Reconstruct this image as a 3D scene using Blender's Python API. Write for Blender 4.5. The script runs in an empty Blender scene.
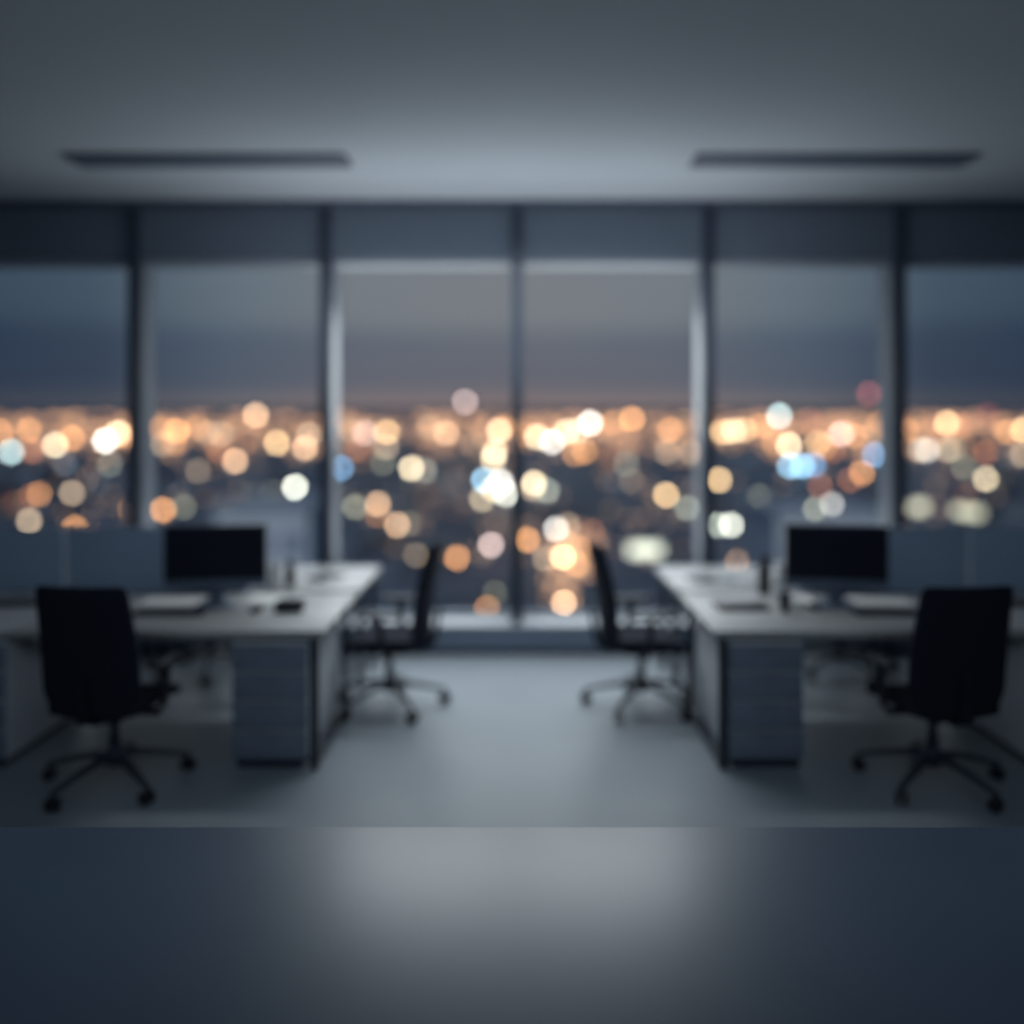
import bpy, bmesh, math, random
from mathutils import Vector, Matrix
random.seed(7)
sc = bpy.context.scene
col = sc.collection
PI = math.pi
F = 900.0            # focal length in pixels of a 1024 px frame
CX, HY = 515.0, 410.0
CAMZ = 1.95

def s2l(c):
    c = c / 255.0
    return c / 12.92 if c <= 0.04045 else ((c + 0.055) / 1.055) ** 2.4
def rgb(r, g, b): return (s2l(r), s2l(g), s2l(b), 1.0)
def at(x, y, D):     # point of the room seen at a pixel, D metres from the camera
    return Vector(((x - CX) / F * D, D, CAMZ - (y - HY) / F * D))

# ------------------------------------------------------------------ materials
def new_mat(name):
    m = bpy.data.materials.new(name); m.use_nodes = True
    nt = m.node_tree
    return m, nt, nt.nodes['Principled BSDF']
def mat(name, c, rough=0.5, metal=0.0, noise=0.0, scale=20.0, spec=0.5, bump=0.0, stretch=(1, 1, 1)):
    m, nt, b = new_mat(name)
    b.inputs['Roughness'].default_value = rough
    b.inputs['Metallic'].default_value = metal
    b.inputs['Specular IOR Level'].default_value = spec
    tc = nt.nodes.new('ShaderNodeTexCoord')
    mp = nt.nodes.new('ShaderNodeMapping'); mp.inputs['Scale'].default_value = stretch
    nt.links.new(tc.outputs['Object'], mp.inputs['Vector'])
    n = nt.nodes.new('ShaderNodeTexNoise'); n.inputs['Scale'].default_value = scale; n.inputs['Detail'].default_value = 4
    nt.links.new(mp.outputs[0], n.inputs['Vector'])
    r = nt.nodes.new('ShaderNodeValToRGB')
    lo = tuple(v * (1 - noise) for v in c[:3]) + (1,); hi = tuple(min(1, v * (1 + noise)) for v in c[:3]) + (1,)
    r.color_ramp.elements[0].position = 0.3; r.color_ramp.elements[1].position = 0.7
    r.color_ramp.elements[0].color = lo; r.color_ramp.elements[1].color = hi
    nt.links.new(n.outputs['Fac'], r.inputs['Fac']); nt.links.new(r.outputs['Color'], b.inputs['Base Color'])
    if bump:
        bp = nt.nodes.new('ShaderNodeBump'); bp.inputs['Strength'].default_value = bump; bp.inputs['Distance'].default_value = 0.002
        nt.links.new(n.outputs['Fac'], bp.inputs['Height']); nt.links.new(bp.outputs['Normal'], b.inputs['Normal'])
    return m
def emit(name, c, s):
    m, nt, b = new_mat(name)
    nt.nodes.remove(b)
    e = nt.nodes.new('ShaderNodeEmission'); e.inputs['Color'].default_value = (c[0], c[1], c[2], 1); e.inputs['Strength'].default_value = s
    nt.links.new(e.outputs[0], nt.nodes['Material Output'].inputs['Surface'])
    m.cycles.emission_sampling = 'NONE'
    return m
M = dict(
    floor=mat('polished_concrete', rgb(136, 146, 154), 0.45, noise=0.04, scale=1.6, spec=0.35),
    ceiling=mat('ceiling_paint', rgb(178, 188, 197), 0.9, noise=0.01, scale=3),
    sidewall=mat('dark_wall_paint', rgb(62, 70, 84), 0.9, noise=0.03, scale=4),  # unseen walls, colour darkened to cut light bounced onto the ceiling
    wall=mat('wall_paint', rgb(150, 162, 180), 0.85, noise=0.03, scale=4),
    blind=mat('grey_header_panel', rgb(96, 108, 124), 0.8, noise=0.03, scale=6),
    dark_trim=mat('dark_aluminium', rgb(66, 78, 95), 0.5, 0.0, noise=0.03),
    mullion=mat('mullion_aluminium', rgb(46, 57, 74), 0.6, 0.0, noise=0.03),
    light_trim=mat('pale_aluminium', rgb(140, 150, 160), 0.5, 0.0, noise=0.03),
    sill=mat('white_sill', rgb(182, 187, 193), 0.5, noise=0.02),
    desk=mat('white_laminate', rgb(160, 162, 163), 0.42, noise=0.015, scale=8),
    ped=mat('grey_lacquer', rgb(118, 129, 146), 0.5, noise=0.03, scale=6),
    pedside=mat('light_grey_lacquer', rgb(205, 210, 216), 0.5, noise=0.03, scale=6),  # cabinet sides lightened in colour for the window light on them
    steel=mat('dark_steel', rgb(46, 54, 68), 0.45, 0.3, noise=0.05),
    fabric=mat('black_mesh_fabric', rgb(30, 35, 48), 0.9, noise=0.25, scale=220, bump=0.3, spec=0.2),
    plastic=mat('black_plastic', rgb(30, 34, 44), 0.5, noise=0.1, scale=40),
    basegrey=mat('charcoal_base', rgb(52, 60, 74), 0.45, 0.2, noise=0.06),
    screen=mat('dark_screen', rgb(28, 33, 46), 0.35, noise=0.05, spec=0.3),
    chin=mat('monitor_grey', rgb(96, 110, 130), 0.5, noise=0.03),
    part=mat('blue_grey_fabric', rgb(150, 168, 192), 0.95, noise=0.08, scale=160, spec=0.2),
    partedge=mat('partition_edge', rgb(134, 150, 172), 0.6, noise=0.03),
    white=mat('white_ceramic', rgb(232, 233, 232), 0.35, noise=0.01),
    paper=mat('white_paper', rgb(238, 238, 236), 0.8, noise=0.01),
    table=mat('satin_grey_tabletop', rgb(86, 103, 124), 0.38, noise=0.03, scale=5, spec=0.8),
    slot=mat('unlit_diffuser', rgb(76, 90, 108), 0.6, noise=0.03),
    ground=mat('city_ground', rgb(112, 121, 134), 0.95, noise=0.35, scale=0.03),
    block=mat('city_block', rgb(120, 128, 140), 0.95, noise=0.3, scale=0.02),
    grey_facade=mat('grey_facade', rgb(225, 230, 235), 0.9, noise=0.15, scale=0.15),
    roofm=mat('flat_roof', rgb(190, 198, 206), 0.9, noise=0.1, scale=0.2),
    facade_window=mat('dark_facade_window', rgb(170, 184, 200), 0.4, noise=0.1),
)
# glass: clear with a weak reflection
g, nt, b = new_mat('clear_glass')
nt.nodes.remove(b)
tr = nt.nodes.new('ShaderNodeBsdfTransparent'); tr.inputs['Color'].default_value = (0.97, 0.98, 0.985, 1)
gl = nt.nodes.new('ShaderNodeBsdfGlossy'); gl.inputs['Roughness'].default_value = 0.55
mx = nt.nodes.new('ShaderNodeMixShader'); mx.inputs[0].default_value = 0.012
nt.links.new(tr.outputs[0], mx.inputs[1]); nt.links.new(gl.outputs[0], mx.inputs[2])
nt.links.new(mx.outputs[0], nt.nodes['Material Output'].inputs['Surface'])
M['glass'] = g

# ------------------------------------------------------------------ mesh helpers
def add_box(bm, lo, hi, bevel=0.0, seg=2):
    t = bmesh.new()
    bmesh.ops.create_cube(t, size=1.0)
    sx, sy, sz = (hi[i] - lo[i] for i in range(3))
    for v in t.verts:
        v.co = Vector((lo[0] + (v.co.x + .5) * sx, lo[1] + (v.co.y + .5) * sy, lo[2] + (v.co.z + .5) * sz))
    if bevel: bmesh.ops.bevel(t, geom=t.edges[:], offset=bevel, segments=seg, affect='EDGES', profile=0.5)
    merge(bm, t)
def merge(bm, t):
    me = bpy.data.meshes.new('tmp'); t.to_mesh(me); t.free(); bm.from_mesh(me); bpy.data.meshes.remove(me)
def add_lathe(bm, prof, c=(0, 0, 0), n=28, axis='z'):
    rings = []
    for r, z in prof:
        ring = []
        for k in range(n):
            a = 2 * PI * k / n
            p = Vector((r * math.cos(a), r * math.sin(a), z))
            if axis == 'x': p = Vector((p.z, p.x, p.y))
            ring.append(bm.verts.new(p + Vector(c)))
        rings.append(ring)
    for a, b_ in zip(rings, rings[1:]):
        for k in range(n): bm.faces.new((a[k], a[(k + 1) % n], b_[(k + 1) % n], b_[k]))
    bm.faces.new(rings[0][::-1]); bm.faces.new(rings[-1])
def add_tube(bm, pts, radii, n=10, flat=(1, 1)):
    pts = [Vector(p) for p in pts]
    if not hasattr(radii, '__len__'): radii = [radii] * len(pts)
    rings = []
    for i, p in enumerate(pts):
        d = (pts[min(i + 1, len(pts) - 1)] - pts[max(i - 1, 0)]).normalized()
        up = Vector((0, 0, 1)) if abs(d.z) < 0.95 else Vector((0, 1, 0))
        s = d.cross(up).normalized(); u = s.cross(d).normalized()
        rings.append([bm.verts.new(p + (s * math.cos(2 * PI * k / n) * flat[0] + u * math.sin(2 * PI * k / n) * flat[1]) * radii[i]) for k in range(n)])
    for a, b_ in zip(rings, rings[1:]):
        for k in range(n): bm.faces.new((a[k], b_[k], b_[(k + 1) % n], a[(k + 1) % n]))
    bm.faces.new(rings[0]); bm.faces.new(rings[-1][::-1])
def grid_box(nx, ny, nz, fn):
    """box of unit size cut into a grid, every vertex moved by fn(u,v,w) in [-1,1]^3"""
    bm = bmesh.new(); vd = {}
    def V(i, j, k):
        if (i, j, k) not in vd:
            vd[(i, j, k)] = bm.verts.new(fn(2 * i / nx - 1, 2 * j / ny - 1, 2 * k / nz - 1))
        return vd[(i, j, k)]
    for i in range(nx):
        for j in range(ny):
            bm.faces.new((V(i, j, 0), V(i, j + 1, 0), V(i + 1, j + 1, 0), V(i + 1, j, 0)))
            bm.faces.new((V(i, j, nz), V(i + 1, j, nz), V(i + 1, j + 1, nz), V(i, j + 1, nz)))
    for i in range(nx):
        for k in range(nz):
            bm.faces.new((V(i, 0, k), V(i + 1, 0, k), V(i + 1, 0, k + 1), V(i, 0, k + 1)))
            bm.faces.new((V(i, ny, k), V(i, ny, k + 1), V(i + 1, ny, k + 1), V(i + 1, ny, k)))
    for j in range(ny):
        for k in range(nz):
            bm.faces.new((V(0, j, k), V(0, j, k + 1), V(0, j + 1, k + 1), V(0, j + 1, k)))
            bm.faces.new((V(nx, j, k), V(nx, j + 1, k), V(nx, j + 1, k + 1), V(nx, j, k + 1)))
    return bm
def obj(name, bm, m, parent=None, smooth=True, sub=0, loc=None):
    bmesh.ops.recalc_face_normals(bm, faces=bm.faces[:])
    me = bpy.data.meshes.new(name); bm.to_mesh(me); bm.free()
    if smooth:
        for p in me.polygons: p.use_smooth = True
        try: me.set_sharp_from_angle(angle=math.radians(35))
        except Exception: pass
    for mm in (m if isinstance(m, (list, tuple)) else [m]): me.materials.append(mm)
    o = bpy.data.objects.new(name, me); col.objects.link(o)
    if parent: o.parent = parent
    if loc: o.location = loc
    if sub:
        s = o.modifiers.new('Subdivision', 'SUBSURF'); s.levels = sub; s.render_levels = sub
    return o
def tag(o, label, cat, group=None, kind=None):
    o['label'] = label; o['category'] = cat
    if group: o['group'] = group
    if kind: o['kind'] = kind
    return o
def thing(name, label, cat, loc=(0, 0, 0), rz=0.0, group=None):
    o = bpy.data.objects.new(name, None); col.objects.link(o)
    o.empty_display_size = 0.2
    o.location = loc; o.rotation_euler = (0, 0, rz)
    return tag(o, label, cat, group)
def dup(root, loc, rz=0.0, label=None):
    r = root.copy(); col.objects.link(r); r.location = loc; r.rotation_euler = (0, 0, rz)
    if label: r['label'] = label
    for ch in list(root.children):
        c = ch.copy(); col.objects.link(c); c.parent = r
        for gch in list(ch.children):
            d = gch.copy(); col.objects.link(d); d.parent = c
    return r
def struct(name, bm, m, parent=None, smooth=False):
    o = obj(name, bm, m, parent, smooth)
    if not parent: o['kind'] = 'structure'
    return o
def boxobj(name, lo, hi, m, parent=None, bevel=0.0):
    bm = bmesh.new(); add_box(bm, lo, hi, bevel); return obj(name, bm, m, parent, bevel > 0)
def sbox(name, lo, hi, m, parent=None, bevel=0.0):
    o = boxobj(name, lo, hi, m, parent, bevel); o['kind'] = 'structure'; return o

# ------------------------------------------------------------------ room shell
H = 3.62; YW = 7.16; XS = 4.80; YB = -1.8
sbox('floor', (-XS, YB, -0.1), (XS, YW + 0.45, 0), M['floor'])
sbox('ceiling', (-XS, YB, H), (XS, YW + 0.45, H + 0.1), M['ceiling'])
sbox('wall_left', (-XS - 0.1, YB, 0), (-XS, YW + 0.45, H), M['sidewall'])
sbox('wall_right', (XS, YB, 0), (XS + 0.1, YW + 0.45, H), M['sidewall'])
sbox('wall_rear', (-XS, YB - 0.1, 0), (XS, YB, H), M['sidewall'])
# knee wall under the windows, with its ledge
sbox('wall_window_base', (-XS, YW, 0), (XS, YW + 0.45, 0.22), M['wall'])
sbox('trim_1', (-XS, YW - 0.03, 0.22), (XS, YW + 0.45, 0.245), M['sill'], bevel=0.005)
sbox('baseboard_window', (-XS, YW - 0.012, 0), (XS, YW, 0.05), M['dark_trim'])
# header band above the windows, and a dark strip in place of the shadow gap under the ceiling
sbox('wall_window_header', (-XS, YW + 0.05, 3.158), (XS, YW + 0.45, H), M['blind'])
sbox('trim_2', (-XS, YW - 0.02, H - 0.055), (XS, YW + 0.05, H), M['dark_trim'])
# mullions
mull = [k * 1.53 + 0.016 for k in range(-3, 4)]
for i, x in enumerate(mull):
    sbox('trim_%d' % (i + 3), (x - 0.042, YW, 0.245), (x + 0.042, YW + 0.12, H - 0.055), M['mullion'], bevel=0.004)
# windows: outer frame with a deep pale reveal, one pane each
GY = YW + 0.30
for i in range(6):
    x0, x1 = mull[i] + 0.042, mull[i + 1] - 0.042
    z0, z1 = 0.245, 3.158
    bm = bmesh.new()
    ya, yb = YW + 0.12, YW + 0.34
    add_box(bm, (x0 - 0.042, ya, z0), (x0 + 0.004, yb, z1), 0.003)
    add_box(bm, (x1 - 0.004, ya, z0), (x1 + 0.042, yb, z1), 0.003)
    add_box(bm, (x0, ya, z1 - 0.03), (x1, yb, z1), 0.003)
    add_box(bm, (x0, YW + 0.27, z0), (x1, yb, z0 + 0.035), 0.003)
    w = struct('window_%d' % (i + 1), bm, M['light_trim'])
    boxobj('pane', (x0 + 0.005, GY - 0.006, z0 + 0.02), (x1 - 0.005, GY + 0.006, z1 - 0.02), M['glass'], w)
# ------------------------------------------------------------------ recessed linear ceiling lights
def ceiling_slot(xc, label):
    t = thing('linear_ceiling_light', label, 'ceiling light', (xc, 5.99, H), 0, 'long ceiling lights')
    L, W = 0.915, 0.135
    bm = bmesh.new()
    for s in (-1, 1):
        add_box(bm, (-L, s * W - 0.012, -0.02), (L, s * W + 0.012, 0.0), 0.003)
        add_box(bm, (s * L - 0.012, -W, -0.02), (s * L + 0.012, W, 0.0), 0.003)
    obj('frame', bm, M['dark_trim'], t)
    boxobj('diffuser', (-L + 0.01, -W + 0.01, -0.012), (L - 0.01, W - 0.01, 0.0), M['slot'], t)
    return t
ceiling_slot(-2.03, 'long dark unlit ceiling light on the left, above the left desks')
ceiling_slot(2.11, 'long dark unlit ceiling light on the right, above the right desks')

# ------------------------------------------------------------------ desks
DX0, DW = 1.03, 1.70      # inner edge, unit width
def make_desk(name, label, y0, y1, legs_y, rail, first=True):
    """desk unit whose local x runs from 0 (inner edge) outward to +DW, y along depth"""
    t = thing(name, label, 'desk', (0, 0, 0), 0, 'white office desks')
    d = y1 - y0
    boxobj('desktop', (0, 0, 0.715), (DW, d, 0.755), M['desk'], t, 0.004)
    for x in ((0.06, DW - 0.05) if first else (DW - 0.05,)):
        for ly in (legs_y if x < 1 else legs_y[1:]):
            boxobj('leg', (x - 0.022, ly - 0.022, 0), (x + 0.022, ly + 0.022, 0.715), M['steel'], t, 0.003)
        if rail and x < 1:
            boxobj('foot_rail', (x - 0.018, legs_y[0] + 0.022, 0.0), (x + 0.018, legs_y[1] - 0.022, 0.03), M['steel'], t, 0.003)
        boxobj('top_rail', (x - 0.018, legs_y[0] + 0.022, 0.675), (x + 0.018, legs_y[1] - 0.022, 0.715), M['steel'], t, 0.003)
    boxobj('crossbeam', (0.085, d * 0.55, 0.655), (DW - 0.075, d * 0.55 + 0.04, 0.715), M['steel'], t, 0.003)
    return t
fd = make_desk('office_desk', '', 4.86, 5.90, (0.03, 0.96), True, True)
rd = make_desk('office_desk', '', 5.98, 6.90, (0.32, 0.86), False, True)
# mirrored protos for the left side (legs are not symmetrical front to back)
def make_left(proto):
    r = proto.copy(); col.objects.link(r)
    for ch in proto.children:
        c = ch.copy(); c.data = ch.data.copy(); col.objects.link(c); c.parent = r
        for v in c.data.vertices: v.co.x = -v.co.x
        c.data.flip_normals()
    return r
flp, rlp = make_left(fd), make_left(rd)
step = DW + 0.006
for proto, y, sgn, lab in (
    (fd, 4.86, 1, ('white front desk on the right with black monitor and drawers at its end', 'outer front desk at the right edge, behind the right front chair')),
    (rd, 5.98, 1, ('white rear desk on the right, behind the monitor, nearest the windows', 'outer rear desk at the right edge behind the partition')),
    (flp, 4.86, -1, ('white front desk on the left with black monitor and drawers at its end', 'outer front desk at the left edge, behind the left front chair')),
    (rlp, 5.98, -1, ('white rear desk on the left, behind the monitor, nearest the windows', 'outer rear desk at the left edge behind the partition'))):
    x0 = DX0 if sgn < 0 else DX0 + 0.04
    proto.location = (sgn * x0, y, 0); proto['label'] = lab[0]
    d2 = dup(proto, (sgn * (x0 + step), y, 0), 0, lab[1])
    if y < 5:                                   # the outer front desks rest on the drawer cabinet at their inner end
        for ch in [c for c in d2.children if c.name.split('.')[0] in ('leg', 'foot_rail') and abs(min(v.co.x for v in c.data.vertices)) < 0.2]:
            bpy.data.objects.remove(ch)

def make_pedestal(label):
    """drawer unit: local x centred, front at y=0, goes back to y=+0.86"""
    t = thing('drawer_pedestal', label, 'drawer cabinet', (0, 0, 0), 0, 'drawer cabinets under the desks')
    w, dp = 0.205, 0.90
    boxobj('plinth', (-w + 0.02, 0.022, 0.0), (w - 0.02, dp - 0.02, 0.045), M['steel'], t)
    boxobj('body', (-w, 0.018, 0.045), (w, dp, 0.69), M['pedside'], t, 0.004)
    hs = [0.05, 0.21, 0.37, 0.53, 0.684]
    for a, b_ in zip(hs, hs[1:]):
        bm = bmesh.new(); add_box(bm, (-w + 0.003, 0.0, a + 0.003), (w - 0.003, 0.018, b_ - 0.012), 0.003)
        dr = obj('drawer', bm, M['ped'], t)
        boxobj('handle', (-0.07, -0.012, b_ - 0.035), (0.07, 0.0, b_ - 0.025), M['ped'], dr, 0.002)
    return t
p0 = make_pedestal('grey drawer cabinet under the inner end of the left front desk')
p0.location = (-1.335, 4.89, 0)
dup(p0, (1.365, 4.89, 0), 0, 'grey drawer cabinet under the inner end of the right front desk')
dup(p0, (-2.975, 4.89, 0), 0, 'grey drawer cabinet at the left edge, beside the left front chair')
dup(p0, (3.01, 4.89, 0), 0, 'grey drawer cabinet at the right edge, beside the right front chair')

# ------------------------------------------------------------------ desk partitions
def partition(x0, x1, label):
    t = thing('desk_partition', label, 'desk partition', ((x0 + x1) / 2, 5.94, 0.755), 0, 'fabric partitions between the desks')
    h = (x1 - x0) / 2
    boxobj('panel', (-h + 0.012, -0.016, -0.20), (h - 0.012, 0.016, 0.408), M['part'], t, 0.004)
    bm = bmesh.new()
    add_box(bm, (-h, -0.019, -0.20), (-h + 0.013, 0.019, 0.418), 0.003)
    add_box(bm, (h - 0.013, -0.019, -0.20), (h, 0.019, 0.418), 0.003)
    add_box(bm, (-h, -0.019, 0.407), (h, 0.019, 0.419), 0.003)
    obj('edge_frame', bm, M['partedge'], t)
    for sx in (-0.6, 0.6):
        boxobj('bracket', (sx * h - 0.03, -0.06, -0.045), (sx * h + 0.03, 0.06, 0.004), M['steel'], t, 0.003)
partition(-2.955, -1.76, 'blue-grey fabric partition behind the left monitor')
partition(-4.30, -2.975, 'blue-grey fabric partition at the far left edge of the photo')
partition(1.86, 2.985, 'blue-grey fabric partition behind the right monitor')
partition(3.005, 4.30, 'blue-grey fabric partition at the far right edge of the photo')

# ------------------------------------------------------------------ office chairs
def make_chair(label, base_mat, phase):
    t = thing('office_chair', label, 'office chair', (0, 0, 0), 0, 'black swivel office chairs')
    def seat_fn(u, v, w):
        x = u * 0.245 * (1 - 0.05 * max(0, -v)); y = v * 0.245 + 0.01
        z = 0.445 + w * 0.036
        z += 0.012 * (u * u) - 0.035 * max(0, v - 0.45) * (1 if w > 0 else 0.6) / 0.55
        return (x, y, z)
    obj('seat', grid_box(7, 7, 2, seat_fn), M['fabric'], t, sub=2)
    def back_fn(u, v, w):
        s = (v + 1) / 2                       # 0 bottom, 1 top
        hw = 0.250 + 0.012 * math.sin(s * PI) - 0.018 * s
        if s < 0.2: hw *= 1 - 0.28 * ((0.2 - s) / 0.2) ** 1.6
        z = 0.42 + s * 0.672
        y = -0.245 - 0.085 * s + 0.022 * math.sin(s * PI * 1.2) + 0.035 * u * u + w * 0.021
        return (u * hw, y, z)
    obj('backrest', grid_box(8, 12, 2, back_fn), M['fabric'], t, sub=2)
    bm = bmesh.new()
    add_tube(bm, [(0, -0.06, 0.385), (0, -0.20, 0.385), (0, -0.285, 0.42), (0, -0.315, 0.52), (0, -0.335, 0.66)], [0.026, 0.026, 0.028, 0.026, 0.018], 10, (1.4, 0.7))
    obj('back_support', bm, M['fabric'], t)
    bm = bmesh.new(); add_box(bm, (-0.09, -0.13, 0.355), (0.09, 0.12, 0.412), 0.012, 3)
    add_tube(bm, [(0.08, 0.03, 0.385), (0.20, 0.03, 0.385)], 0.007, 8)
    obj('tilt_mechanism', bm, M['plastic'], t)
    for s in (-1, 1):
        bm = bmesh.new()
        add_tube(bm, [(s * 0.10, -0.03, 0.395), (s * 0.255, -0.03, 0.395), (s * 0.282, -0.025, 0.43), (s * 0.286, -0.01, 0.53), (s * 0.284, 0.0, 0.645)],
                 [0.016, 0.017, 0.019, 0.018, 0.017], 10, (1.0, 1.3))
        a = obj('armrest', bm, M['plastic'], t)
        bm = bmesh.new(); add_box(bm, (s * 0.28 - 0.036, -0.12, 0.640), (s * 0.28 + 0.036, 0.13, 0.666), 0.011, 3)
        obj('arm_pad', bm, M['plastic'], a)
    bm = bmesh.new()
    add_lathe(bm, [(0.030, 0.17), (0.030, 0.25), (0.021, 0.255), (0.021, 0.36)], n=20)
    obj('gas_column', bm, base_mat, t)
    bm = bmesh.new()
    add_lathe(bm, [(0.036, 0.100), (0.046, 0.115), (0.046, 0.165), (0.034, 0.185)], n=20)
    obj('base_hub', bm, base_mat, t)
    for k in range(5):
        a = phase + k * 2 * PI / 5; ca, sa = math.cos(a), math.sin(a)
        bm = bmesh.new()
        add_tube(bm, [(0.03 * ca, 0.03 * sa, 0.150), (0.12 * ca, 0.12 * sa, 0.146), (0.25 * ca, 0.25 * sa, 0.118), (0.372 * ca, 0.372 * sa, 0.086)], [0.026, 0.024, 0.020, 0.015], 10, (1, 0.8))
        lg = obj('leg', bm, base_mat, t)
        bm = bmesh.new()
        c = Vector((0.365 * ca, 0.365 * sa, 0))
        add_tube(bm, [c + Vector((0, 0, 0.05)), c + Vector((0, 0, 0.088))], 0.008, 8)
        n = Vector((-sa, ca, 0))
        t2 = bmesh.new()
        for q in (-1, 1):
            add_lathe(t2, [(0.024, q * 0.017 - 0.011), (0.034, q * 0.017 - 0.008), (0.034, q * 0.017 + 0.008), (0.024, q * 0.017 + 0.011)], n=18, axis='x')
        rot = Matrix.Rotation(a + PI / 2 + 0.4, 4, 'Z')
        bmesh.ops.transform(t2, matrix=Matrix.Translation(c + Vector((0, 0, 0.034))) @ rot, verts=t2.verts[:])
        merge(bm, t2)
        obj('castor', bm, M['plastic'], lg)
    return t
R = math.radians
c0 = make_chair('black office chair seen from behind at the left front desk', M['basegrey'], R(90 + 17))
c0.location = (-2.09, 4.70, 0); c0.rotation_euler.z = R(-6)
c2 = make_chair('black office chair seen from behind at the right front desk', M['basegrey'], R(90 - 17))
c2.location = (2.18, 4.70, 0); c2.rotation_euler.z = R(6)
c1 = make_chair('black office chair in side view, in the aisle beside the left desk', M['basegrey'], R(-60 - 84))
c1.location = (-0.825, 5.93, 0); c1.rotation_euler.z = R(84)
c3 = make_chair('black office chair in side view, in the aisle beside the right desk', M['basegrey'], R(180 + 60 + 84))
c3.location = (0.83, 5.93, 0); c3.rotation_euler.z = R(-84)
r1 = dup(c0, (-2.27, 6.72, 0), R(176), 'office chair tucked under the left rear desk, facing the camera')
r2 = dup(c0, (2.42, 6.72, 0), R(184), 'office chair tucked under the right rear desk, facing the camera')

for r_ in (r1, r2): r_.scale.z = 0.93     # seats set lower

# ------------------------------------------------------------------ monitors and things on the desks
ZD = 0.755
def make_monitor(label):
    t = thing('computer_monitor', label, 'monitor', (0, 0, 0), 0, 'black desktop monitors')
    hw = 0.304
    bm = bmesh.new(); add_box(bm, (-hw, -0.012, 0.112), (hw, 0.022, 0.49), 0.006)
    obj('housing', bm, M['plastic'], t)
    boxobj('screen', (-hw + 0.008, -0.015, 0.158), (hw - 0.008, -0.011, 0.482), M['screen'], t)
    boxobj('chin', (-hw + 0.003, -0.0155, 0.114), (hw - 0.003, -0.011, 0.157), M['chin'], t, 0.001)
    bm = bmesh.new()
    add_box(bm, (-0.045, 0.022, 0.012), (0.045, 0.036, 0.30), 0.004)
    add_box(bm, (-0.05, 0.020, 0.20), (0.05, 0.030, 0.32), 0.003)
    st = obj('stand_neck', bm, M['chin'], t)
    bm = bmesh.new(); add_box(bm, (-0.11, -0.07, 0.0), (0.11, 0.11, 0.012), 0.005)
    obj('stand_base', bm, M['chin'], t)
    return t
m0 = make_monitor('black desktop monitor on the left front desk'); m0.location = (-1.83, 5.50, ZD); m0.rotation_euler.z = R(7)
dup(m0, (1.965, 5.50, ZD), R(-7), 'black desktop monitor on the right front desk')

def make_keyboard(label):
    t = thing('keyboard', label, 'keyboard', (0, 0, 0), 0, 'dark keyboards')
    bm = bmesh.new(); add_box(bm, (-0.21, -0.065, 0), (0.21, 0.065, 0.016), 0.005); obj('case', bm, M['plastic'], t)
    bm = bmesh.new()
    for r_ in range(5):
        for k in range(15): add_box(bm, (-0.2 + k * 0.0267, -0.058 + r_ * 0.0235, 0.015), (-0.2 + k * 0.0267 + 0.023, -0.058 + r_ * 0.0235 + 0.02, 0.021))
    obj('keys', bm, M['steel'], t, False)
    return t
k0 = make_keyboard('dark keyboard below the left monitor'); k0.location = (-2.02, 5.27, ZD)
dup(k0, (2.20, 5.27, ZD), R(-2), 'dark keyboard below the right monitor')
dup(k0, (-3.12, 5.52, ZD), R(3), 'dark keyboard on the desk at the left edge')
dup(k0, (3.20, 5.52, ZD), R(-3), 'dark keyboard on the desk at the right edge')
def make_mouse(label):
    def fn(u, v, w):
        s = 1 - 0.15 * v * v
        return (u * 0.032 * s, v * 0.055, 0.017 + w * 0.017 * (1 - 0.4 * v * v if w > 0 else 1))
    o = obj('computer_mouse', grid_box(4, 6, 2, fn), M['plastic'], None, sub=2)
    return tag(o, label, 'mouse', 'dark computer mice')
q0 = make_mouse('small dark mouse right of the left monitor stand'); q0.location = (-1.53, 5.34, ZD)
q1 = q0.copy(); col.objects.link(q1); q1.location = (1.79, 5.40, ZD); q1['label'] = 'small dark mouse left of the right monitor'
def make_sheets(x, y, w, d, rz, label, n=6):
    bm = bmesh.new()
    for k in range(n):
        add_box(bm, (-w / 2 + 0.002 * (k % 2), -d / 2 + 0.0015 * (k % 3), k * 0.0016), (w / 2 + 0.002 * (k % 2), d / 2 + 0.0015 * (k % 3), k * 0.0016 + 0.0014))
    o = obj('paper_stack', bm, M['paper'], None, False); o.location = (x, y, ZD); o.rotation_euler.z = R(rz)
    return tag(o, label, 'papers', 'white papers on the desks')
make_sheets(-2.135, 5.60, 0.36, 0.21, 3, 'white papers on the desk left of the left monitor stand')  # white sheets put where light falls on the desk top
make_sheets(-1.565, 5.66, 0.20, 0.20, -2, 'white papers on the desk right of the left monitor stand')  # second patch of light on the desk, made as white sheets
make_sheets(2.27, 5.60, 0.36, 0.21, -3, 'white papers on the desk right of the right monitor stand')
make_sheets(1.765, 5.60, 0.165, 0.22, 0, 'small white papers beside the mouse on the right desk', 10)

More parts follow.
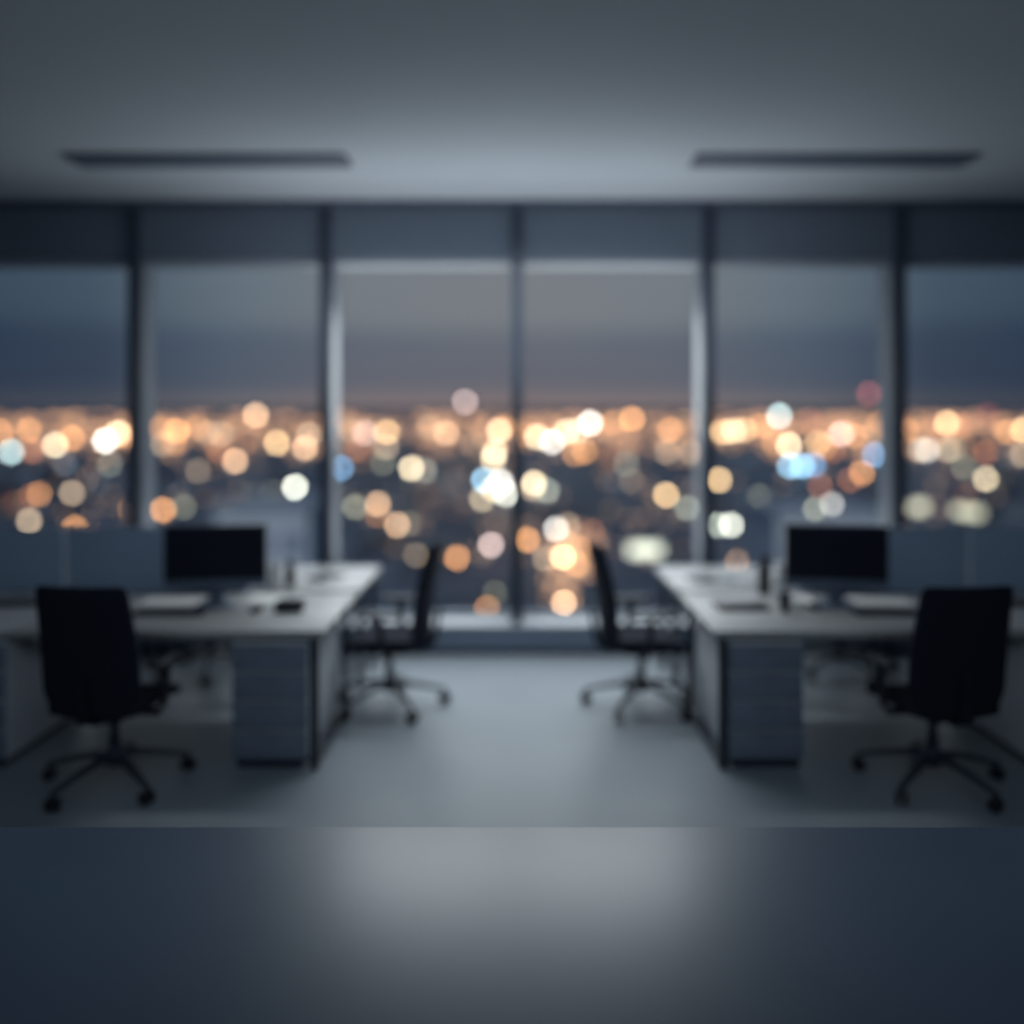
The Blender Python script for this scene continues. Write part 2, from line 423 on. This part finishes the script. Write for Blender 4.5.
def cup(name, x, y, prof, m, label, cat, handle=None):
    bm = bmesh.new(); add_lathe(bm, prof, n=28)
    if handle is None:
        o = obj(name, bm, m); o.location = (x, y, ZD)
        return tag(o, label, cat)
    t = thing(name, label, cat, (x, y, ZD))
    obj('body', bm, m, t)
    r, z0, z1 = handle
    bm = bmesh.new()
    add_tube(bm, [(r, 0, z1), (r + 0.022, 0, z1 - 0.004), (r + 0.032, 0, (z0 + z1) / 2), (r + 0.022, 0, z0 + 0.004), (r, 0, z0)], 0.006, 8)
    obj('handle', bm, m, t)
    return t
def bottle(name, x, y, r, h, m, capm, label):
    t = thing(name, label, 'bottle', (x, y, ZD))
    bm = bmesh.new()
    add_lathe(bm, [(r * 0.9, 0), (r, 0.006), (r, h * 0.66), (r * 0.85, h * 0.76), (r * 0.5, h * 0.83), (r * 0.5, h * 0.87)], n=28)
    obj('body', bm, m, t)
    bm = bmesh.new()
    add_lathe(bm, [(r * 0.62, h * 0.86), (r * 0.66, h * 0.88), (r * 0.66, h * 0.98), (r * 0.58, h)], n=28)
    obj('cap', bm, capm, t)
    return t
tum = [(0.034, 0), (0.037, 0.004), (0.044, 0.155), (0.046, 0.16), (0.043, 0.16), (0.036, 0.012)]
cup('tumbler', -1.625, 6.07, tum, M['white'], 'white tumbler on the left rear desk, right of the left monitor', 'cup')
bottle('water_bottle', -1.53, 6.12, 0.033, 0.175, M['plastic'], M['plastic'], 'small dark bottle beside the white tumbler on the left rear desk')
bottle('water_bottle', 1.625, 5.86, 0.042, 0.25, M['plastic'], M['plastic'], 'tall black bottle on the right front desk, left of the monitor')
bottle('water_bottle', 1.665, 5.64, 0.056, 0.235, M['white'], M['white'], 'white bottle beside the right monitor, right of the black bottle')
cup('coffee_cup', 1.60, 5.33, [(0.024, 0), (0.027, 0.004), (0.034, 0.105), (0.035, 0.108), (0.032, 0.108), (0.025, 0.01)], M['plastic'],
    'small black cup in front of the white bottle on the right desk', 'cup')
# low black desk tray with lidless compartments
t = thing('desk_tray', 'low black desk tray right of the left monitor, near the desk end', 'desk tray', (-1.34, 5.36, ZD), R(4))
bm = bmesh.new()
add_box(bm, (-0.078, -0.055, 0), (0.078, 0.055, 0.006), 0.002)
for s in (-1, 1):
    add_box(bm, (-0.078, s * 0.055 - 0.004, 0), (0.078, s * 0.055 + 0.004, 0.058), 0.002)
    add_box(bm, (s * 0.078 - 0.004, -0.055, 0), (s * 0.078 + 0.004, 0.055, 0.058), 0.002)
obj('tray', bm, M['plastic'], t)
boxobj('divider', (-0.074, -0.003, 0.006), (0.074, 0.003, 0.05), M['plastic'], t)
def notebook(x, y, w, d, rz, label, h=0.018):
    t = thing('notebook', label, 'notebook', (x, y, ZD), R(rz), 'dark notebooks')
    bm = bmesh.new()
    add_box(bm, (-w / 2, -d / 2, 0), (w / 2, d / 2, 0.003), 0.001); add_box(bm, (-w / 2, -d / 2, h - 0.003), (w / 2, d / 2, h), 0.001)
    add_box(bm, (-w / 2, -d / 2, 0), (-w / 2 + 0.004, d / 2, h), 0.001)
    obj('cover', bm, M['plastic'], t)
    boxobj('pages', (-w / 2 + 0.003, -d / 2 + 0.003, 0.003), (w / 2 - 0.004, d / 2 - 0.003, h - 0.003), M['steel'], t)
notebook(-1.35, 6.40, 0.17, 0.22, -35, 'dark notebook lying aslant on the left rear desk')
notebook(1.37, 5.45, 0.30, 0.21, 2, 'dark notebook lying flat near the inner end of the right front desk')
notebook(1.315, 6.33, 0.15, 0.20, 20, 'dark notebook lying on the right rear desk')
o = tag(boxobj('phone', (-0.06, -0.075, 0), (0.06, 0.075, 0.01), M['chin'], None, 0.004), 'grey phone on the right rear desk beside the dark notebook', 'phone')
o.location = (1.50, 6.34, ZD); o.rotation_euler.z = R(-15)

# ------------------------------------------------------------------ foreground table
t = thing('conference_table', 'wide empty grey table top in the foreground, sharp in focus', 'table', (0, 1.74, 0))
bm = bmesh.new(); add_box(bm, (-2.3, -0.85, 0.70), (2.3, 0.85, 0.75), 0.0025, 2)
obj('tabletop', bm, M['table'], t)
for sx in (-1, 1):
    for sy in (-1, 1):
        bm = bmesh.new(); add_box(bm, (sx * 1.9 - 0.035, sy * 0.6 - 0.035, 0), (sx * 1.9 + 0.035, sy * 0.6 + 0.035, 0.70), 0.004)
        obj('leg', bm, M['steel'], t)

# ------------------------------------------------------------------ the city below
def ground_z(D): return -42.8 + 0.04 * D
def ray_ground(py, lift=0.0):
    e = (py - HY) / F
    return (42.8 + CAMZ - lift) / (e + 0.04)
bm = bmesh.new()
NX, NY = 40, 30
vs = [[bm.verts.new(((i / NX - 0.5) * 2 * (40 + 0.8 * D), D, ground_z(D))) for i in range(NX + 1)] for D in [30 * (1150 / 30) ** (j / NY) for j in range(NY + 1)]]
for j in range(NY):
    for i in range(NX): bm.faces.new((vs[j][i], vs[j][i + 1], vs[j + 1][i + 1], vs[j + 1][i]))
o = obj('ground', bm, M['ground']); o['kind'] = 'structure'

LIGHTS = """
1 432 o 55;29 430 o 60;11 452 t 85;32 451 b 50;55 445 c 95;72 438 o 65;65 464 g 30;110 465 e 36;105 441 w 110;118 433 c 95;124 436 o 60;99 482 g 18;72 493 y 60;
39 494 o 50;31 496 b 30;14 502 b 20;29 521 y 65;75 528 o 65;132 510 o 50;177 431 o 85;161 428 o 38;163 444 y 40;174 443 o 45;197 427 o 38;208 433 y 36;221 434 y 42;
219 451 b 40;235 461 p 85;242 448 b 26;256 415 p 80;198 471 y 30;277 443 a 88;305 448 p 85;309 435 y 55;295 487 n 112;296 503 e 68;272 493 l 34;251 494 l 18;
163 510 o 80;184 507 l 30;180 493 g 20;221 504 g 16;
465 402 k 62;365 433 k 62;387 432 a 72;350 430 y 36;429 427 y 36;446 433 p 70;358 449 b 42;386 447 y 50;383 463 l 34;341 468 s 66;411 468 c 96;425 471 e 40;451 484 g 18;
378 504 p 72;355 507 l 50;377 515 o 36;397 525 p 72;408 523 l 28;416 555 y 36;457 558 o 78;491 545 k 82;495 593 l 24;487 608 o 48;499 431 c 85;503 427 o 55;495 452 c 80;
493 459 c 85;484 480 u 88;501 482 w 100;506 494 n 88;482 499 c 62;493 489 c 78;429 497 b 10;454 512 b 10;472 444 y 24;
527 540 o 80;556 529 w 84;568 525 y 38;592 531 b 34;545 559 y 46;563 557 a 125;578 548 o 50;577 565 o 58;564 604 p 125;537 437 c 90;526 435 o 44;552 442 w 90;566 432 c 90;
577 431 c 66;590 423 w 112;613 423 o 52;632 419 o 84;575 454 o 48;585 452 o 58;670 430 o 58;667 452 y 42;691 452 y 44;691 419 y 20;626 464 e 36;611 459 b 24;631 481 y 24;
615 482 g 16;534 483 c 96;533 489 y 55;547 491 e 58;666 495 a 88;687 508 e 46;695 484 g 16;
723 432 a 80;734 431 c 72;744 430 a 64;762 426 o 58;779 416 t 92;789 445 c 98;775 444 o 44;818 443 a 58;825 447 o 48;833 451 b 42;841 434 k 72;855 436 o 46;813 422 r 24;
869 394 r 40;879 423 o 42;875 455 s 68;876 434 y 24;790 466 u 80;802 466 u 84;813 465 s 66;719 480 a 88;862 473 o 64;850 480 b 40;820 486 b 42;815 509 l 46;832 504 w 52;
759 498 l 48;718 525 e 72;731 525 n 92;738 562 p 60;
907 430 o 50;947 423 a 80;961 425 b 40;932 425 b 28;920 450 y 56;927 450 w 62;947 450 y 52;953 449 l 36;964 467 l 32;986 453 b 40;986 479 c 78;987 415 r 22;1007 432 o 52;
1023 430 a 80;1022 455 y 48;1008 457 g 16;965 496 b 20
"""
KIND = {  # sRGB of the seen disc at full strength, word
    'o': ((255, 178, 112), 'orange'), 'a': ((255, 212, 155), 'amber'), 'c': ((255, 232, 190), 'cream'), 'w': ((255, 250, 240), 'white'), 't': ((205, 235, 235), 'turquoise-white'),
    'b': ((215, 135, 95), 'brown-orange'), 'g': ((150, 165, 180), 'grey'), 'e': ((205, 214, 196), 'grey-green'), 'y': ((235, 205, 170), 'beige'), 'p': ((255, 205, 160), 'peach'),
    'n': ((252, 253, 234), 'greenish-white'), 'l': ((205, 205, 175), 'olive'), 'k': ((245, 215, 208), 'pink'), 's': ((140, 195, 245), 'blue'), 'u': ((165, 220, 250), 'pale blue'), 'r': ((215, 112, 112), 'red')}
DISC, LPX = 27.0, 6.0
ent = []
for s in LIGHTS.replace('\n', '').split(';'):
    if s.strip():
        x, y, k, b_ = s.split(); ent.append((float(x), float(y), k, float(b_) / 100))
BAY = ['leftmost', 'second', 'third', 'fourth', 'fifth', 'rightmost']
ORD = ['first', 'second', 'third', 'fourth', 'fifth', 'sixth', 'seventh', 'eighth', 'ninth', 'tenth', 'eleventh', 'twelfth', 'thirteenth', 'fourteenth', 'fifteenth', 'sixteenth']
def bay_of(x): return sum(1 for q in (133, 325, 517, 711, 903) if x > q)
emats = {}
def light_mat(k, b_):
    q = round(b_ * 12)
    if (k, q) not in emats:
        c = KIND[k][0]
        lin = [s2l(v) for v in c]
        emats[(k, q)] = emit('city_lamp_' + KIND[k][1].replace('-', '_').replace(' ', '_'), lin, (max(q, 1) / 12) ** 1.45 * 0.88 * (DISC / LPX) ** 2)
    return emats[(k, q)]
counts = {}
for x, y, k, b_ in ent: counts.setdefault((bay_of(x), k), []).append(x)
near = {(815, 509): 57.0, (832, 504): 57.0}
gmesh = {}
for x, y, k, b_ in ent:
    if y < 414: D = 880.0
    else: D = ray_ground(y, 5.0)
    D = near.get((x, y), D)
    p = at(x, y, D); r = LPX / 2 / F * D
    m = light_mat(k, b_)
    if m.name not in gmesh:
        bm = bmesh.new(); bmesh.ops.create_icosphere(bm, subdivisions=2, radius=1.0)
        me = bpy.data.meshes.new('city_light'); bm.to_mesh(me); bm.free(); me.materials.append(m); gmesh[m.name] = me
        for pp in me.polygons: pp.use_smooth = True
    o = bpy.data.objects.new('city_light', gmesh[m.name]); col.objects.link(o)
    o.location = p; o.scale = (r, r, r)
    bay = bay_of(x); same = sorted(counts[(bay, k)]); w = KIND[k][1]
    bt = 'bright' if b_ >= 0.8 else ('dim' if b_ < 0.4 else 'soft')
    place = ('%s window bay' % BAY[bay]) if bay in (0, 5) else ('%s window bay from left' % BAY[bay])
    place = place.replace(' from left', '')
    if len(same) == 1: lab = '%s %s city light in the %s, the only %s one' % (bt, w, place, w)
    else: lab = '%s %s city light in the %s, %s %s one from left' % (bt, w, place.replace(' from left', ''), ORD[same.index(x)], w)
    tag(o, lab, 'city light', 'blurred city lights beyond the windows')

# big lit panels: pale lit windows of buildings below
def lit_panel(px, py, w, h, D, c, s, label, tilt=0):
    p = at(px, py, D); ww, hh = w / F * D, h / F * D
    t = thing('lit_sign', label, 'lit sign', p, 0, 'pale lit panels in the city'); t.rotation_euler = (0, R(tilt), 0)
    boxobj('lit_face', (-ww / 2, -0.1, -hh / 2), (ww / 2, 0, hh / 2), emit('pale_lit_panel', [s2l(v) for v in c], s), t)
    boxobj('casing', (-ww / 2 - 0.1, 0.0, -hh / 2 - 0.1), (ww / 2 + 0.1, 0.6, hh / 2 + 0.1), M['block'], t)
lit_panel(645, 550, 32, 11, 190, (222, 226, 205), 2.6, 'large pale green lit panel low in the fourth window bay')
lit_panel(919, 507, 14, 9, 240, (214, 212, 184), 2.6, 'smaller pale lit panel above the right partition, nearer the mullion')
lit_panel(968, 512, 28, 8, 230, (214, 212, 184), 2.2, 'wider pale lit panel above the right partition, near the right edge', 8)

# masts under the two lights above the skyline
for x, y, lab in ((465, 402, 'slim mast under the pink light in the third window bay'), (869, 394, 'slim mast under the red light in the fifth window bay')):
    p = at(x, y + LPX * 0.5 + 0.2, 880); bm = bmesh.new(); add_tube(bm, [(0, 0, 0), (0, 0, p.z - ground_z(880))], [1.6, 0.5], 8)
    o = obj('mast', bm, M['block']); o.location = (p.x, p.y, ground_z(880)); tag(o, lab, 'mast')

# low dark mass of buildings: too blurred to count
bm = bmesh.new(); n = 0
for tr_ in range(2600):
    D = 130 * (900 / 130) ** random.random(); az = random.uniform(-0.68, 0.68)
    X = az * D; w = random.uniform(8, 24); d = random.uniform(8, 20); h = random.uniform(3, 10)
    z = ground_z(D)
    px0, px1 = CX + (X - w / 2) / D * F, CX + (X + w / 2) / D * F
    pt, pb = HY - (z + h - CAMZ) / D * F, HY - (z - CAMZ) / D * F
    if pt < 415: continue
    if any(px0 - 6 < lx < px1 + 6 and pt - 6 < ly < pb + 6 for lx, ly, _, _ in ent): continue
    if any(px0 - 20 < lx < px1 + 20 and pt - 8 < ly < pb + 8 for lx, ly in ((645, 550), (919, 507), (968, 512))): continue
    add_box(bm, (X - w / 2, D - d / 2, z - 2), (X + w / 2, D + d / 2, z + h)); n += 1
    if n > 420: break
o = obj('city_buildings', bm, M['block'], None, False); tag(o, 'dark blurred mass of low city buildings between the lights', 'buildings', kind='stuff')

# countless small lights near the horizon, melting into an orange glow
def far_lights(name, label, n, fx, fy, c, s, size):
    bm = bmesh.new()
    for _ in range(n):
        x, y = fx(), fy(); D = ray_ground(y, 2.0)
        p = at(x, y, D); r = size / 2 / F * D
        v = [bm.verts.new(p + Vector(q) * r) for q in ((-1, 0, -1), (1, 0, -1), (1, 0, 1), (-1, 0, 1))]
        bm.faces.new(v)
    o = obj(name, bm, emit(name, [s2l(v) for v in c], s), None, False); tag(o, label, 'far city lights', kind='stuff')
far_lights('horizon_lights', 'orange glow of countless far lights along the horizon', 1500, lambda: random.uniform(-60, 1090), lambda: 417 + abs(random.gauss(0, 16)), (255, 190, 145), 1.8, 3.4)
far_lights('street_lights', 'faint warm glow of countless small street lights below the horizon', 420, lambda: random.uniform(-60, 1090), lambda: random.uniform(440, 560), (255, 205, 170), 1.5, 3.0)
far_lights('road_lights', 'orange glow of a lit road low in the fourth window bay', 130, lambda: random.gauss(572, 14), lambda: random.uniform(530, 625), (255, 195, 150), 2.2, 3.6)

# two pale grey office buildings close by, tops just above the desks
def near_building(px0, px1, py, D, label):
    a, b_ = at(px0, py, D), at(px1, py, D); w = b_.x - a.x; zg = ground_z(D); h = a.z - zg
    t = thing('office_building', label, 'building', (a.x + w / 2, D + 5, zg), 0, 'grey buildings close to the windows')
    boxobj('wall', (-w / 2, -5, 0), (w / 2, 5, h - 0.5), M['grey_facade'], t)
    boxobj('roof', (-w / 2 - 0.2, -5.2, h - 0.5), (w / 2 + 0.2, 5.2, h), M['roofm'], t)
    for j in range(5):
        for k in range(3):
            z = h - 3.4 - j * 3.2; x = -w / 2 + w * (k + 0.5) / 3
            boxobj('window', (x - w / 9, -5.06, z), (x + w / 9, -4.99, z + 1.7), M['facade_window'], t)
near_building(215, 308, 506, 60, 'pale grey flat-roofed building behind the left monitor')
near_building(778, 890, 512, 60, 'pale grey flat-roofed building behind the right monitor')

# ------------------------------------------------------------------ sky
w = bpy.data.worlds.new('dusk_sky'); sc.world = w; w.use_nodes = True
nt = w.node_tree; bg = nt.nodes['Background']
tc = nt.nodes.new('ShaderNodeTexCoord'); sp = nt.nodes.new('ShaderNodeSeparateXYZ'); nt.links.new(tc.outputs['Generated'], sp.inputs[0])
mr = nt.nodes.new('ShaderNodeMapRange'); mr.inputs['From Min'].default_value = -0.2; mr.inputs['From Max'].default_value = 0.6
nt.links.new(sp.outputs['Z'], mr.inputs['Value'])
ra = nt.nodes.new('ShaderNodeValToRGB'); nt.links.new(mr.outputs[0], ra.inputs['Fac'])
cr = ra.color_ramp
stops = [(-0.2, (58, 68, 84)), (-0.02, (96, 92, 96)), (-0.004, (150, 122, 110)), (0.006, (136, 120, 119)), (0.028, (103, 103, 113)), (0.075, (101, 105, 116)), (0.10, (122, 125, 130)), (0.17, (126, 130, 135)), (0.35, (104, 116, 130)), (0.6, (84, 100, 122))]
while len(cr.elements) < len(stops): cr.elements.new(0.5)
for e, (p, c) in zip(cr.elements, stops): e.position = (p + 0.2) / 0.8; e.color = rgb(*c)
ab = nt.nodes.new('ShaderNodeMath'); ab.operation = 'ABSOLUTE'; nt.links.new(sp.outputs['X'], ab.inputs[0])
rb = nt.nodes.new('ShaderNodeValToRGB'); nt.links.new(ab.outputs[0], rb.inputs['Fac'])
st = [(0.0, (1, 1, 1)), (0.17, (0.93, 0.97, 0.99)), (0.30, (0.66, 0.80, 0.90)), (0.42, (0.31, 0.44, 0.57)), (0.55, (0.19, 0.29, 0.44)), (1.0, (0.2, 0.3, 0.42))]
while len(rb.color_ramp.elements) < len(st): rb.color_ramp.elements.new(0.5)
for e, (p, c) in zip(rb.color_ramp.elements, st): e.position = p; e.color = (*c, 1)
mu = nt.nodes.new('ShaderNodeMix'); mu.data_type = 'RGBA'; mu.blend_type = 'MULTIPLY'; mu.inputs['Factor'].default_value = 1
nt.links.new(ra.outputs['Color'], mu.inputs['A']); nt.links.new(rb.outputs['Color'], mu.inputs['B'])
nt.links.new(mu.outputs['Result'], bg.inputs['Color']); bg.inputs['Strength'].default_value = 1.0

# ------------------------------------------------------------------ lamps
def area(name, loc, target, sx, sy, power, c=(1, 1, 1), spread=180):
    l = bpy.data.lights.new(name, 'AREA'); l.shape = 'RECTANGLE'; l.size = sx; l.size_y = sy; l.energy = power; l.color = c
    l.spread = R(spread)
    o = bpy.data.objects.new(name, l); col.objects.link(o); o.location = loc
    o.rotation_euler = (Vector(target) - Vector(loc)).to_track_quat('-Z', 'Y').to_euler()
    return o
area('window_glow', (0, 10.2, 5.2), (0, 5.0, 0.2), 3.2, 1.6, 9, (0.92, 0.97, 1.0), 75)
area('low_window_glow', (0, 8.6, 2.25), (0, 3.2, 0.9), 3.8, 1.2, 46, (0.92, 0.98, 1.0), 150)
area('window_downlight', (0, 6.75, 3.55), (0, 6.6, 0), 2.6, 0.3, 27, (0.96, 0.985, 1.0), 105)  # added lamp without a fitting, brightens the floor by the windows
area('ceiling_uplight', (0, 6.5, 1.9), (0, 6.8, 3.6), 4.0, 0.5, 18, (0.96, 0.98, 1.0), 138)  # unseen lamp in mid-air, added to brighten the ceiling
area('city_light_glow', (0, 8.2, 0.85), (0, 5.0, 0.1), 9.0, 0.5, 18, (0.88, 0.95, 1.0))  # added lamp outside the glass, lightens the floor under the desks
area('room_fill', (0, 0.3, 3.3), (0, 7.0, 1.6), 6.0, 0.6, 19, (0.72, 0.86, 1.0), 110)
l = bpy.data.lights.new('moon', 'SUN'); l.energy = 0.7; l.angle = R(10); l.color = (0.85, 0.92, 1.0)  # weak sun added from behind to brighten city facades and ground
o = bpy.data.objects.new('moon', l); col.objects.link(o); o.rotation_euler = Vector((0.12, 1, -0.55)).to_track_quat('-Z', 'Y').to_euler()

# ------------------------------------------------------------------ camera
cam = bpy.data.cameras.new('camera'); co = bpy.data.objects.new('camera', cam); col.objects.link(co)
co.location = (0, 0, CAMZ); co.rotation_euler = (PI / 2, 0, 0)
cam.sensor_width = 36; cam.lens = F / 1024 * 36
cam.shift_x = (512 - CX) / 1024; cam.shift_y = (HY - 512) / 1024
cam.clip_end = 3000; cam.clip_start = 0.05
FOC = 2.80
cam.dof.use_dof = True; cam.dof.focus_distance = FOC
A = DISC / F * FOC * 0.98                      # aperture diameter in metres that blurs far points to DISC pixels
cam.dof.aperture_fstop = cam.lens / 1000 / A
cam.dof.aperture_blades = 0
sc.camera = co
sc.view_settings.view_transform = 'Standard'
sc.view_settings.look = 'None'
sc.cycles.use_adaptive_sampling = False
